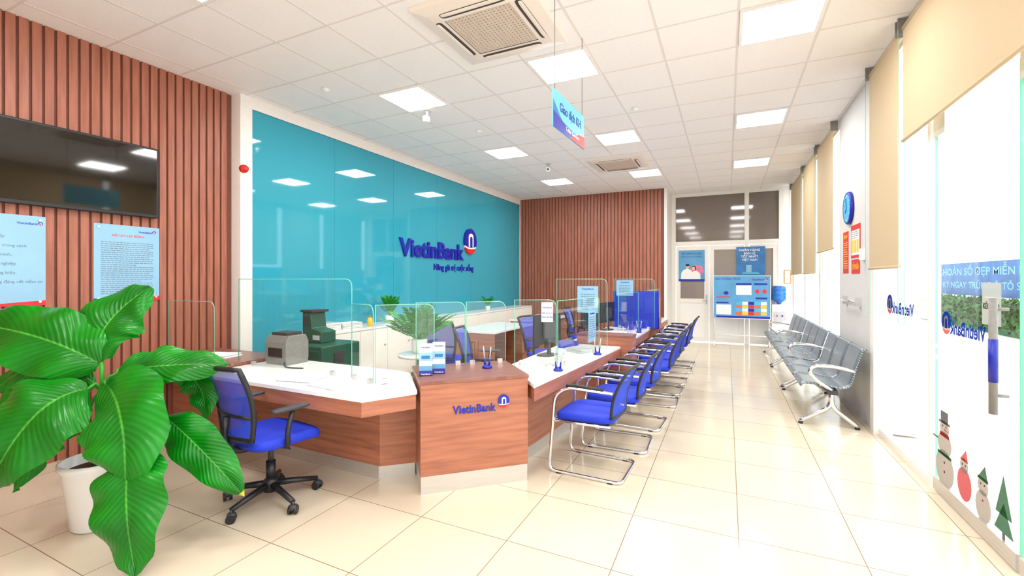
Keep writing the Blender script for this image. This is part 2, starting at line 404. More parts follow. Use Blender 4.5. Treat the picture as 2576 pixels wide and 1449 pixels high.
def window(n,y0,y1,label='full height storefront glass with white frame'):
    g=G(); f=.05
    g.box(XR+.022,y0+f,0,XR+.078,y1-f,.06,'alu'); g.box(XR+.022,y0+f,CZ-.1,XR+.078,y1-f,CZ,'alu')
    g.box(XR+.02,y0+.001,0,XR+.08,y0+f,CZ,'alu'); g.box(XR+.02,y1-f,0,XR+.08,y1-.001,CZ,'alu')
    g.box(XR+.045,y0+f,.06,XR+.055,y1-f,CZ-.1,'glass')
    return g.obj(n,kind='structure',label=label)
window('window_1',7.0,8.5); window('window_2',8.5,10.0); window('window_3',10.0,YD)
window('window_4',4.22,5.5)
window('window_5',-.4,2.1); window('window_6',YF,-.4)
def gdoor(n,y0,y1,hy):
    g=G(); g.box(XR+.04,y0+.006,.02,XR+.052,y1-.006,2.62,'glass')
    g.box(XR+.025,y0+.01,.015,XR+.067,y1-.01,.1,'steel')
    g.box(XR+.025,y1-.2,2.5,XR+.067,y1-.02,2.64,'steel')
    for yy in (y0+.006,y1-.010): g.box(XR+.0395,yy,.1,XR+.0525,yy+.004,2.62,'edge')
    o=g.obj(n,kind='structure',label='frameless glass door')
    h=G()
    h.cyl((XR-.02,hy,.78),(XR-.02,hy,1.40),.018,'grey'); h.cyl((XR-.02,hy,.95),(XR-.02,hy,1.18),.0195,'navy')
    for z in (.88,1.34): h.cyl((XR-.02,hy,z),(XR+.04,hy,z),.009,'grey')
    h.obj('door_handle',o,label='steel pull bar with dark blue sleeve')
    return o
d1=gdoor('door_4',3.16,4.2,3.27); d2=gdoor('door_5',2.12,3.15,2.25)
g=G(); g.box(XR+.022,2.1,2.68,XR+.078,4.22,2.76,'alu'); g.box(XR+.045,2.1,2.76,XR+.055,4.22,CZ-.1,'glass'); g.box(XR+.022,2.1,CZ-.1,XR+.078,4.22,CZ,'alu')
g.obj('window_7',kind='structure')
G().box(XR+.13,-12,-.12,40,45,-.02,'pave').obj('ground_outside',kind='structure',label='pale sunlit pavement')

# ---------- ceiling fixtures
first=None
grp='square ceiling light panels'
for j,y in enumerate((-.97,1.43,3.83,6.23,8.63)):  # nearest row, behind the camera, is unseen and added for fill light
    for i,x in enumerate((-3.52,-1.72,.08)):
        T=TR(x+.3,y+.3,CZ)
        if first is None:
            first=root('ceiling_light',T,'square white led ceiling light panel','ceiling light',grp)
            G().box(-.265,-.265,-.012,.265,.265,-.006,'panel').obj('diffuser',first)
            g=G()
            for a in (-1,1):
                g.box(a*.29,-.29,-.014,a*.265,.29,0,'white'); g.box(-.265,a*.29,-.014,.265,a*.265,0,'white')
            g.obj('frame',first)
        else: dup(first,T)
def ac(x,y):
    r=root('ceiling_air_conditioner',TR(x,y,CZ),'white four-way cassette air conditioner set in ceiling','air conditioner','ceiling cassettes')
    g=G(); o=.475; i=.27
    def ringq(a,za,b,zb,k):
        A=[(-a,-a),(a,-a),(a,a),(-a,a)]; B=[(-b,-b),(b,-b),(b,b),(-b,b)]
        va=[g.bm.verts.new((p[0],p[1],za)) for p in A]; vb=[g.bm.verts.new((p[0],p[1],zb)) for p in B]
        for q in range(4): g.face([va[q],vb[q],vb[(q+1)%4],va[(q+1)%4]],k)
    ringq(o,-.001,o-.01,-.03,'acwhite'); ringq(o-.01,-.03,o-.1,-.045,'acwhite'); ringq(o-.1,-.045,i+.01,-.05,'acwhite'); ringq(i+.01,-.05,i,-.03,'hole')
    g.obj('panel_frame',r)
    for a in range(4):
        T=Matrix.Rotation(a*math.pi/2,4,'Z'); G().sell((0,.34,-.047),(.56,.06,.012),'hole' ,.3,T,24,6).obj('air_outlet',r)
        G().sell((0,.352,-.052),(.54,.034,.010),'acwhite',.3,T,24,6).obj('louver',r)
    g=G(); g.box(-i,-i,-.034,i,i,-.03,'hole')
    n=17
    for q in range(n+1):
        c=-i+2*i*q/n; g.box(c-.010,-i,-.046,c+.010,i,-.036,'acgrille'); g.box(-i,c-.010,-.0455,i,c+.010,-.0365,'acgrille')
    g.obj('intake_grille',r)
    return r
a1=ac(-1.7,3.2); dup(a1,TR(-1.72,7.95,CZ))
def cam(x,y):
    r=root('security_camera',TR(x,y,CZ-.003),'small white security camera hanging from ceiling','security camera')
    G().lathe([(.045,0),(.045,-.01),(.015,-.02),(.013,-.06)],(0,0,0),'lgrey').obj('mount',r)
    g=G(); g.sell((0,-.02,-.10),(.07,.09,.08),'white',.6); g.cyl((.01,-.06,-.105),(.012,-.067,-.105),.018,'dgrey'); g.obj('camera_head',r)
cam(-3.3,4.5); cam(-2.87,7.5)
for (x,y) in ((-3.9,3.5),(-3.1,5.4),(-1.0,5.5)):
    G().lathe([(.045,0),(.045,-.008),(.02,-.02),(.012,-.03)],(x,y,CZ-.002),'white').obj('smoke_detector',label='small round white smoke detector on ceiling',cat='smoke detector')
r=root('hanging_sign',FR_((-1.125,3.4,2.61),(.03,.68,0)),'turquoise hanging teller services sign with red corner','sign')
G().box(-.34,0,-.004,.34,.28,.004,'signcyan').obj('sign_board',r)
g=G(); g.prism([(-.34,0),(.34,0),(.34,.06),(-.16,.085),(-.34,.2)],.0041,.006,'posterblue'); g.prism([(-.34,0),(.12,0),(-.05,.07),(-.34,.12)],.006,.007,'navy');g.prism([(-.02,0),(.34,0),(.34,.1),(.2,.085)],.007,.008,'red'); g.obj('printed_band',r)
text('Giao dịch KH',r,.02,.15,.46,.07,'navy',.005,align='C',bold=.008); text('Teller Services',r,.05,.035,.3,.032,'white',.009,align='C')
for x in (-.3,.3): G().cyl((x,.27,0),(x,CZ-2.61,0),.003,'grey',seg=6).obj('suspension_rod',r)

# ---------- left wall things
r=root('television',LW(XL+.001,1.85,2.08),'wide black flat screen television mounted on slat wall','television')
G().box(-.57,0,.0,.57,.66,.06,'black').obj('housing',r,bev=.006)
G().box(-.55,.03,.0601,.55,.64,.063,'screen').obj('screen',r)
def poster(name,T,w,h,k,label,th=.008,cat='poster'):
    return G().box(-w/2,0,0,w/2,h,th,k).obj(name,None,T,label=label,cat=cat)
def bars(parent,x0,x1,y0,y1,n,k='textgrey',z=.0082,ragged=True,hh=.35):
    g=G()
    for i in range(n):
        y=y1-(y1-y0)*(i+.5)/n; d=(y1-y0)/n*hh; e=random.uniform(.55,1) if (ragged and i%4==3) else 1
        x=x0
        while x<x0+(x1-x0)*e-.004:
            w=min(random.uniform(.012,.04),x0+(x1-x0)*e-x); g.box(x,y-d/2,z,x+w,y+d/2,z+.0006,k); x+=w+.006
    return g.obj('printed_lines',parent)
def screws(p,xs,ys):
    for x in xs:
        for y in ys: G().cyl((x,y,.008),(x,y,.02),.009,'chrome').obj('mounting_screw',p)
p=poster('notice_board',LW(XL-.002,2.2,1.3),.5,.69,'cardblue','pale blue acrylic work rules board with small print')
text('NỘI QUY LAO ĐỘNG',p,0,.585,.24,.02,'red',.0082,align='C',bold=.01); bars(p,-.2,.2,.06,.54,26)
text('VietinBank',p,.08,.63,.11,.018,'navy',.0082,bold=.01); emblem(p,.205,.642,.014,.0082,.001)
g=G(); g.prism([(-.25,0),(.25,0),(.25,.04),(0,.02)],.0082,.009,'red'); g.prism([(-.25,0),(-.05,0),(-.25,.03)],.009,.0095,'navy'); g.obj('printed_footer',p)
screws(p,(-.22,.22),(.03,.66))
p=poster('notice_board',LW(XL-.002,1.36,1.29),.57,.71,'cardblue','pale blue acrylic staff values board')
text('VietinBank',p,.12,.64,.12,.018,'navy',.0082,bold=.01); emblem(p,.255,.652,.014,.0082,.001)
for i,s in enumerate(['chuyên nghiệp','minh bạch, trong sạch','chuyên doanh,','chuyên nghiệp','thương hiệu,','xứng đáng với niềm tin']):
    text(s,p,-.12+.02*i,.53-.07*i,None,.022,'textgrey',.0082)
G().prism([(-.28,0),(.285,0),(.285,.04),(0,.02)],.0082,.009,'red').obj('printed_footer',p)
screws(p,(-.25,.25),(.03,.68))
r=root('fire_alarm',LW(XT+.012,3.20,2.72),'round red fire alarm sounder on cream panel frame','fire alarm')
G().lathe([(.045,0),(.045,.03),(.038,.04),(.03,.045),(.03,.06),(.012,.065)],(0,0,0),'redp').obj('sounder',r)
r=root('wall_sign',LW(XT,7.0,1.55),'blue raised bank lettering with round emblem and slogan','sign')
text('VietinBank',r,-1.17,.34,1.98,.30,'navy',.0,ext=.03,bold=.026,label='thick dark blue letters')
emblem(r,1.06,.73,.235,.0,.045)
text('Nâng giá trị cuộc sống',r,-.2,.12,1.42,.115,'navy',.0,ext=.012,bold=.022)

# ---------- kiosk & counters
HZ=.73
e=V((.731,.682)); nn=V((-.682,.731))
A=V((-1.915,2.53))
KT=Matrix(((e.x,nn.x,0,A.x),(e.y,nn.y,0,A.y),(0,0,1,0),(0,0,0,1)))
r=root('reception_kiosk',KT,'walnut podium with steel plinth and bank logo','podium')
G().box(0,0,.125,.79,.6,.765,'wood').obj('body',r,bev=.002)
G().box(-.005,-.008,.765,.795,.6,.79,'woodtop').obj('top_panel',r,bev=.002)
G().box(.004,.006,0,.786,.59,.125,'steel').obj('plinth',r)
KF=FR_((0,-.001,0),(1,0,0))
text('VietinBank',r,.225,.545,.315,.058,'navy',.0,ext=.006,bold=.02,T=KF)
emblem(r,.60,.61,.042,0,.01,T=KF)

def counter(name,top,body,zt=HZ,label='',apron=.1,topmat='top',group=None):
    r=root(name,TR(0,0,0),label,'counter',group)
    G().prism(top,zt-.028,zt,topmat).obj('worktop',r,bev=.002)
    c=sum((V(p) for p in top),V((0,0)))/len(top)
    ap=[tuple(V(p)+(c-V(p)).normalized()*.012) for p in top]
    G().prism(ap,zt-.028-apron,zt-.028,'wood').obj('apron',r)
    G().prism(body,.1,zt-.028-apron,'wood').obj('body',r)
    pl=[tuple(V(p)+(sum((V(q) for q in body),V((0,0)))/len(body)-V(p)).normalized()*.015) for p in body]
    G().prism(pl,0,.1,'steel').obj('plinth',r,label='brushed steel plinth')
    return r
counter('bank_counter',[(-3.9,2.19),(-2.12,2.19),(-1.935,2.52),(-2.34,2.96),(-2.5,3.0),(-3.9,3.0)],[(-3.9,2.60),(-2.34,2.60),(-2.14,2.78),(-2.36,2.94),(-3.9,2.94)],label='white topped walnut counter with chamfered corner')
counter('bank_counter',[(-4.93,2.3),(-3.905,2.3),(-3.905,3.0),(-4.93,3.0)],[(-4.93,2.55),(-3.905,2.55),(-3.905,2.94),(-4.93,2.94)],zt=.76,topmat='woodtop',label='walnut side desk against slat wall')
counter('bank_counter',[(-1.325,3.09),(-1.27,3.02),(-1.10,5.165),(-1.78,5.165),(-1.76,3.54)],[(-1.50,3.34),(-1.34,5.165),(-1.74,5.165),(-1.74,3.6)],label='white topped walnut teller counter')
counter('bank_counter',[(-1.10,5.475),(-1.08,7.265),(-1.74,7.265),(-1.76,5.475)],[(-1.36,5.475),(-1.34,7.265),(-1.7,7.265),(-1.72,5.475)],label='white topped walnut teller counter')
counter('bank_counter',[(-1.08,7.575),(-1.06,9.4),(-1.70,9.4),(-1.72,7.575)],[(-1.32,7.575),(-1.30,9.4),(-1.66,9.4),(-1.68,7.575)],label='white topped walnut teller counter')
def ped(y0,y1,xa,xb,h,lab):
    r=root('counter_pedestal',TR((xa+xb)/2,y0,0),lab,'pedestal','walnut pedestals between tellers')
    w=(xb-xa)/2
    G().box(-w,.004,.1,w,y1-y0-.004,h-.025,'wood').obj('body',r); G().box(-w-.005,0.002,h-.025,w+.005,y1-y0-.002,h,'woodtop').obj('top_panel',r); G().box(-w+.01,.01,0,w-.01,y1-y0-.01,.1,'steel').obj('plinth',r)
    F=FR_((w,0,0),(0,1,0))
    text('VietinBank',r,.04,h-.2,.2,.035,'navy',0,ext=.003,bold=.02,T=F)
ped(5.17,5.47,-1.62,-.98,.85,'walnut pedestal dividing teller counters'); ped(7.27,7.57,-1.55,-.96,.88,'walnut pedestal dividing teller counters')

def gpane(p0,p1,z0,z1,label='clear glass partition panel with green edge',rc=.06):
    p0=V(p0);p1=V(p1); L=(p1-p0).length; d=(p1-p0).normalized()
    T=FR_((p0.x,p0.y,z0),(d.x,d.y,0)); h=z1-z0
    arc=[(L-rc+rc*math.sin(a),h-rc+rc*math.cos(a)) for a in [math.pi/2*i/6 for i in range(7)]]
    poly=[(0,0),(0,h)]+arc+[(L,0)]
    r=root('glass_partition',T,label,'glass partition','counter glass partitions')
    G().prism(poly,-.004,.004,'glass2').obj('pane',r)
    g=G(); pts=[V((x,y,0)) for x,y in [(0,0.01),(0,h)]+arc+[(L,0.01)]]
    g.tube(pts,.0035,'edge',6); g.obj('polished_edge',r)
    for x in (L*.15,L*.85): G().box(x-.02,-.0,-.012,x+.02,.035,.012,'steel').obj('clamp',r)
gpane((-4.02,2.62),(-2.64,2.62),HZ,1.5)
gpane((-4.75,2.42),(-4.05,2.42),.76,1.30)
gpane((-2.62,2.6),(-2.33,2.52),HZ,1.31)
gpane((-2.31,2.52),(-2.02,2.84),.735,1.31)
K=lambda x,y: (A.x+e.x*x+nn.x*y, A.y+e.y*x+nn.y*y)
gpane(K(.02,.52),K(.42,.52),.79,1.31); gpane(K(.43,.52),K(.77,.52),.79,1.31)
gpane((-1.66,3.52),(-1.33,3.66),HZ,1.32)
gpane((-1.32,3.67),(-1.24,4.75),HZ,1.31); gpane((-1.8,4.95),(-1.2,4.95),HZ,1.5)
gpane((-1.22,5.6),(-1.2,6.9),HZ,1.31); gpane((-1.62,7.13),(-1.0,7.13),HZ,1.5)
gpane((-1.2,7.7),(-1.15,8.9),HZ,1.31)
r=root('desk_screen',TR(-1.30,7.22,HZ),'blue fabric privacy screen on counter','screen')
G().box(-.34,-.015,0,.34,.015,.57,'blue').obj('fabric_panel',r,bev=.008)
g=G(); g.tube([(-.345,0,0),(-.345,0,.575),(.345,0,.575),(.345,0,0)],.01,'navy',8); g.obj('frame',r)
p=poster('glass_notice',FR_((-1.40,3.625,1.13),(.33,.14,0)),.1,.17,'paper','white hotline notice taped on glass partition',.002)
text('Hotline',p,0,.115,.08,.022,'navy',.003,align='C',bold=.01); text('(024) 62 55 67',p,0,.07,.09,.015,'navy',.003,align='C',bold=.01); text('02053 878 828',p,0,.035,.09,.015,'navy',.003,align='C',bold=.01)
p=poster('glass_notice',FR_((-1.246,4.5,.86),(.08,1.08,0)),.22,.32,'cardblue','pale blue printed notice on glass partition',.002)
bars(p,-.09,.09,.04,.26,10,z=.0025); text('VietinBank',p,0,.28,.14,.02,'navy',.003,align='C')
p=poster('glass_notice',FR_((-1.42,4.945,1.12),(1,0,0)),.24,.3,'cardblue','pale blue information sheet on glass',.002)
bars(p,-.08,.08,.03,.22,8,z=.0025); text('VietinBank',p,0,.26,.14,.02,'navy',.003,align='C')
p=poster('glass_notice',FR_((-1.45,7.125,1.24),(1,0,0)),.26,.24,'cardblue','pale blue information sheet on glass',.002)
bars(p,-.09,.09,.03,.17,6,z=.0025); text('VietinBank',p,0,.2,.14,.02,'navy',.003,align='C')

r=root('storage_cabinet',TR(XT+.02,3.95,0),'long low white office cabinet with doors','cabinet')
L=6.3
G().box(0,0,.06,.45,L,.82,'white').obj('body',r); G().box(-.0,-.01,.82,.47,L+.01,.845,'top').obj('top_panel',r); G().box(.02,.02,0,.42,L-.02,.06,'grey').obj('plinth',r)
dd=None
for i in range(12):
    T=TR(.45,.01+i*.525,.08)
    if dd is None:
        dd=G().box(0,.004,0,.018,.52,.72,'cream').obj('door',r,T,bev=.002); G().cyl((.018,.46,.5),(.018+.02,.46,.5),.012,'steel').obj('knob',dd)
    else: dup(dd,T,r)
def desk(x,y,rz,lab):
    r=root('staff_desk',TR(x,y,0,rz),lab,'desk','staff desks')
    G().box(-.7,-.35,.72,.7,.35,.75,'top').obj('worktop',r,bev=.003)
    G().box(-.68,.3,.05,.68,.33,.72,'wood').obj('modesty_panel',r)
    for s in (-.69,.66): G().box(s,-.33,0,s+.03,.33,.72,'wood').obj('side_panel',r)
    for q in range(3):
        d=G().box(.26,-.335,.1+q*.2,.64,-.315,.29+q*.2,'wood').obj('drawer',r); G().cyl((.40,-.345,.2+q*.2),(.5,-.345,.2+q*.2),.006,'steel').obj('handle',d)
    G().box(.25,-.31,.08,.655,.28,.71,'wood').obj('pedestal',r)
desk(-3.3,6.3,90,'white topped walnut desk with drawers'); desk(-3.3,8.2,90,'white topped walnut desk with drawers')
r=root('safe',TR(-3.9,3.48,0),'dark green steel safe with door','safe')
G().box(-.25,-.26,.03,.25,.26,.82,'green').obj('body',r,bev=.012)
G().box(-.23,-.275,.07,.23,-.26,.78,'green').obj('door',r,bev=.006)
g=G(); g.cyl((.1,-.275,.55),(.1,-.32,.55),.035,'chrome'); g.cyl((.0,-.275,.45),(.0,-.33,.45),.02,'dgrey'); g.box(-.2,-.285,.6,.0,-.276,.7,'dgrey'); g.obj('lock',r)
g=G(); g.box(.251,-.1,.6,.26,.02,.74,'dgrey'); g.obj('keypad',r)
r=root('cash_binding_machine',TR(-4.02,3.5,.822),'dark green cash machine with upright feeder','cash machine')
g=G(); g.prism([(-.12,0),(.16,0),(.16,.12),(.02,.15),(.0,.32),(-.12,.32)],-.10,.10,'green',Matrix.Rotation(math.pi/2,4,'X')); g.obj('body',r,bev=.008)
g=G(); g.box(-.14,-.11,.32,.04,.11,.345,'dgrey'); g.box(-.10,-.108,.17,-.03,-.1005,.28,'dgrey'); g.obj('feed_tray',r)
g=G(); g.box(.04,-.104,.03,.14,-.1005,.08,'lgrey'); g.obj('control_panel',r)
r=root('banknote_counter',TR(-3.66,2.84,HZ),'grey banknote counting machine on counter','banknote counter')
g=G(); g.prism([(-.11,0),(.11,0),(.12,.05),(.12,.2),(.09,.26),(-.09,.26),(-.12,.2),(-.12,.05)],-.14,.14,'grey',Matrix.Rotation(math.pi/2,4,'Z')@Matrix.Rotation(math.pi/2,4,'X')); g.obj('body',r,bev=.006)
g=G(); g.box(-.10,-.08,.261,.10,.08,.285,'dgrey'); g.obj('hopper',r)
g=G(); g.box(-.09,-.126,.07,.09,-.121,.15,'black'); g.obj('stacker',r)
g=G(); g.tube(rpath([(.12,-.125,.03),(.2,-.18,.006),(.3,-.17,.006),(.38,-.14,.006)],.05),.006,'black',6); g.obj('power_cord',r)

def stack(x,y,z,n,rot,w=.21,l=.297,label='stack of white documents'):
    g=G()
    for i in range(n):
        T=Matrix.Translation((random.uniform(-.006,.006),random.uniform(-.006,.006),i*.006))@Matrix.Rotation(random.uniform(-.05,.05),4,'Z')
        g.box(-l/2,-w/2,0,l/2,w/2,.0055,'paper' if i%3 else 'lgrey',T)
    g.obj('paper_stack',None,TR(x,y,z,rot),label=label,cat='papers')
stack(-2.95,2.42,HZ,3,10); stack(-2.58,2.38,HZ,2,-5); stack(-4.62,4.15,.846,16,90); stack(-4.6,4.5,.846,12,80)
stack(-1.55,3.75,HZ,4,30); stack(-1.40,4.66,HZ,7,70,label='thick stack of white forms'); stack(-4.35,2.65,.76,5,15,label='papers on side desk'); stack(-1.4,6.3,HZ,5,10)
def brochure(x,y,rz,lab):
    bx,by=K(x,y)
    r=root('brochure_holder',TR(bx,by,.79,rz),lab,'brochure holder','acrylic brochure holders')
    g=G(); g.box(-.05,.0,0,.05,.004,.1,'glass2'); g.box(-.05,-.04,0,.05,-.037,.06,'glass2'); g.box(-.05,-.04,0,.05,.004,.002,'glass2'); g.obj('acrylic_stand',r)
    g=G(); g.box(-.047,-.034,.004,.047,-.006,.235,'paper'); g.box(-.047,-.0350,.004,.047,-.034,.04,'navy'); g.box(-.047,-.0352,.04,.047,-.034,.075,'midblue');g.box(-.047,-.0352,.11,.047,-.034,.17,'cardblue'); g.box(-.03,-.0354,.125,.03,-.034,.15,'posterblue'); g.obj('leaflet',r)
    F=FR_((0,-.0355,0),(1,0,0))
    text('VietinBank',r,0,.205,.07,.012,'navy',0,T=F,align='C',bold=.01)
    text('VietinBank',r,0,.01,.07,.011,'white',0,T=F,align='C',bold=.01)
brochure(.06,.2,35,'blue leaflets in small acrylic holder'); brochure(.165,.25,32,'blue and white leaflets in small acrylic holder')
def penstand(x,y,z,lab='white desk pen stand with blue pens'):
    r=root('pen_stand',TR(x,y,z),lab,'pen stand','customer pen stands')
    G().lathe([(.04,0),(.04,.012),(.03,.02),(.012,.03)],(0,0,0),'navy',16).obj('base',r)
    for dx in (-.018,.018):
        g=G(); g.cyl((dx,0,.02),(dx*1.3,.0,.075),.009,'navy',.007,8); g.cyl((dx*1.3,0,.07),(dx*1.9,0,.17),.006,'lgrey',.004,8); g.obj('pen',r)
kx,ky=K(.56,.33); penstand(kx,ky,.79); penstand(-1.28,3.57,HZ); penstand(-1.19,4.5,HZ); penstand(-1.16,5.75,HZ); penstand(-1.14,6.6,HZ)
def palm(x,y,z,s,lab,n=16,e0=.6,e1=1.35,sp=.3):
    r=root('potted_palm',TR(x,y,z),lab,'potted plant')
    G().lathe([(.05*s,0),(.065*s,.03*s),(.07*s,.12*s),(.06*s,.13*s),(.055*s,.12*s)],(0,0,0),'leafpot',20).obj('pot',r)
    g=G()
    for i in range(n):
        a=2*math.pi*i/n*1.618*2; el=random.uniform(e0,e1); L=random.uniform(.2,.32)*s
        d=V((math.cos(a)*math.cos(el),math.sin(a)*math.cos(el),math.sin(el)))
        p0=V((0,0,.1*s)); p2=p0+d*L*1.1+V((math.cos(a),math.sin(a),-.35))*L*sp; p1=p0+d*L*.8
        pts=[p0*(1-t)**2+p1*2*t*(1-t)+p2*t*t for t in [q/9 for q in range(10)]]
        g.tube(pts,.003*s,'stem',5)
        side=V((-math.sin(a),math.cos(a),0))
        for q in range(3,10):
            for sg in (-1,1):
                tp=pts[q]; tn=(pts[q]-pts[q-1]).normalized(); ll=.10*s*(1-.5*abs(q-6)/5)
                dirn=(side*sg*.8+tn*.6+V((0,0,-.15))).normalized(); w=tn*.016*s
                a0=g.bm.verts.new(tp); b0=g.bm.verts.new(tp+dirn*ll*.5+w); c0=g.bm.verts.new(tp+dirn*ll); d0=g.bm.verts.new(tp+dirn*ll*.5-w)
                g.face([a0,b0,c0,d0],'palm')
    g.obj('fronds',r)
palm(-4.54,5.25,.846,.9,'small green plant in pot on cabinet',14,1.0,1.45,.1); palm(-4.54,8.3,.846,.7,'small green plant in pot on cabinet',12,.9,1.4,.15)
r=root('side_table',TR(-2.66,3.5,0),'small round white side table behind counter','table')
G().lathe([(.2,.76),(.2,.785),(.19,.79)],(0,0,0),'top').obj('table_top',r); G().lathe([(.15,0),(.15,.02),(.025,.04),(.025,.76)],(0,0,0),'steel').obj('pedestal',r)
palm(-2.66,3.5,.79,1.08,'bushy green parlour palm in white pot',40,.6,1.4,.15)
r=root('cup',TR(-4.56,6.15,.846),'white mug on cabinet','cup'); G().lathe([(.035,0),(.042,.09),(.038,.09),(.032,.01)],(0,0,0),'white').obj('bowl',r); G().tube([(.04,0,.075),(.065,0,.07),(.065,0,.03),(.038,0,.02)],.006,'white').obj('handle',r)
r=root('bottle',TR(-4.5,4.8,.846),'small yellow plastic bottle on cabinet','bottle'); G().lathe([(.035,0),(.038,.07),(.03,.11),(.012,.12)],(0,0,0),'yellow').obj('body',r); G().lathe([(.014,.12),(.014,.145)],(0,0,0),'orange').obj('cap',r)
def monitor(x,y,rz):
    r=root('computer_monitor',TR(x,y,HZ,rz),'black computer monitor seen from the back','monitor','teller monitors')
    g=G(); g.box(-.24,-.012,.12,.24,.012,.42,'black'); g.box(-.1,-.035,.18,.1,-.012,.34,'dgrey'); g.obj('housing',r,bev=.004)
    G().box(-.225,.0125,.135,.225,.014,.405,'screen').obj('screen',r)
    g=G(); g.box(-.025,-.03,.01,.025,-.012,.2,'dgrey'); g.sell((0,0,.008),(.22,.16,.014),'dgrey',.5); g.obj('stand',r)
for y in (4.25,5.85,6.75,8.2): monitor(-1.64,y,78)
def nameplate(x,y,rz):
    r=root('name_plate',TR(x,y,HZ,rz),'blue triangular desk name plate','name plate','teller name plates')
    G().prism([(-.045,0),(.045,0),(0,.085)],-.11,.11,'navy',Matrix.Rotation(math.pi/2,4,'Z')@Matrix.Rotation(math.pi/2,4,'X')).obj('plate',r)
nameplate(-1.6,4.8,0); nameplate(-1.28,6.95,0)

# ---------- office chair (faces +Y local)
def office_chair(T,label,group=None):
    r=root('office_chair',T,label,'office chair',group)
    b=G()
    for i in range(5):
        a=2*math.pi*i/5+math.radians(-75); d=V((math.cos(a),math.sin(a),0))
        b.tube([V((0,0,.115))+d*.03,V((0,0,.10))+d*.15,V((0,0,.078))+d*.295],.024,'black',8,r2=.016)
    b.lathe([(.045,.07),(.045,.14),(.03,.16)],(0,0,0),'black',16)
    base=b.obj('star_base',r)
    cst=None
    for i in range(5):
        a=2*math.pi*i/5+math.radians(-75); TT=TR(math.cos(a)*.295,math.sin(a)*.295,0,math.degrees(a)+40)
        if cst is None:
            g=G()
            for sx in (-.018,.018): g.cyl((sx-.008,0,.028),(sx+.008,0,.028),.028,'black',seg=16)
            g.sell((0,0,.042),(.05,.05,.04),'dgrey',.6,nu=12,nv=8); g.cyl((0,0,.05),(0,0,.08),.008,'dgrey',seg=8)
            cst=g.obj('caster',base,TT)
        else: dup(cst,TT,base)
    g=G(); g.cyl((0,0,.14),(0,0,.27),.03,'black'); g.cyl((0,0,.26),(0,0,.40),.018,'dgrey'); g.box(-.09,-.1,.385,.09,.1,.41,'black'); g.tube([(.08,.0,.39),(.2,.02,.385)],.006,'black'); g.obj('gas_lift',r)
    g=G()
    g.sell((0,.02,.455),(.50,.48,.085),'blue',.4,e2=.45)
    for v in g.bm.verts:
        yy=(v.co.y-.02)/.24
        if yy>.5: v.co.z-=.05*(yy-.5)
        v.co.z-=.012*(1-(v.co.x/.25)**2) if v.co.z>.455 else 0
    g.obj('seat',r)
    for sx in (-1,1):
        g=G()
        pts=rpath([(sx*.17,-.02,.41),(sx*.27,-.03,.43),(sx*.285,-.05,.52),(sx*.28,-.01,.66)],.06)
        g.tube(pts,.016,'black',8)
        g.sell((sx*.28,-.02,.675),(.055,.25,.028),'dgrey',.5,nu=16,nv=8); g.obj('armrest',r)
    def bk(u,v):
        w=.19+.05*math.sin(math.pi*min(v*1.1,1)*.6)
        y=-.215-.10*v-.045*(1-u*u)+.03*math.sin(math.pi*v)
        return V((u*w,y,.50+.46*v))
    g=G()
    g.surf(lambda a,c: bk(2*a-1,.04+.92*c),12,14,'bluemesh'); g.obj('back_mesh',r)
    g=G(); loop=[]
    n=12
    for i in range(n+1): loop.append(bk(-1,i/n))
    for i in range(1,n): loop.append(bk(-1+2*i/n,1))
    for i in range(n+1): loop.append(bk(1,1-i/n))
    for i in range(1,n): loop.append(bk(1-2*i/n,0))
    g.tube(loop,.016,'black',8,closed=True)
    g.tube([bk(-1,.32),bk(-.5,.32),bk(0,.32),bk(.5,.32),bk(1,.32)],.012,'black',8)
    g.tube(rpath([(0,-.02,.40),(0,-.23,.40),(0,-.30,.5),bk(0,.3)+V((0,-.01,0))],.07),.022,'black',8)
    g.obj('back_frame',r,label='black plastic back frame')
    return r
oc=office_chair(TR(-2.79,2.04,0,-8),'blue mesh swivel office chair with black armrests at counter')
for (x,y,a) in ((-2.35,4.3,-70),(-2.3,5.9,-95),(-2.35,7.9,-85),(-3.3,5.0,0)):
    dup(oc,TR(x,y,0,a),label='blue mesh swivel office chair behind teller counter')

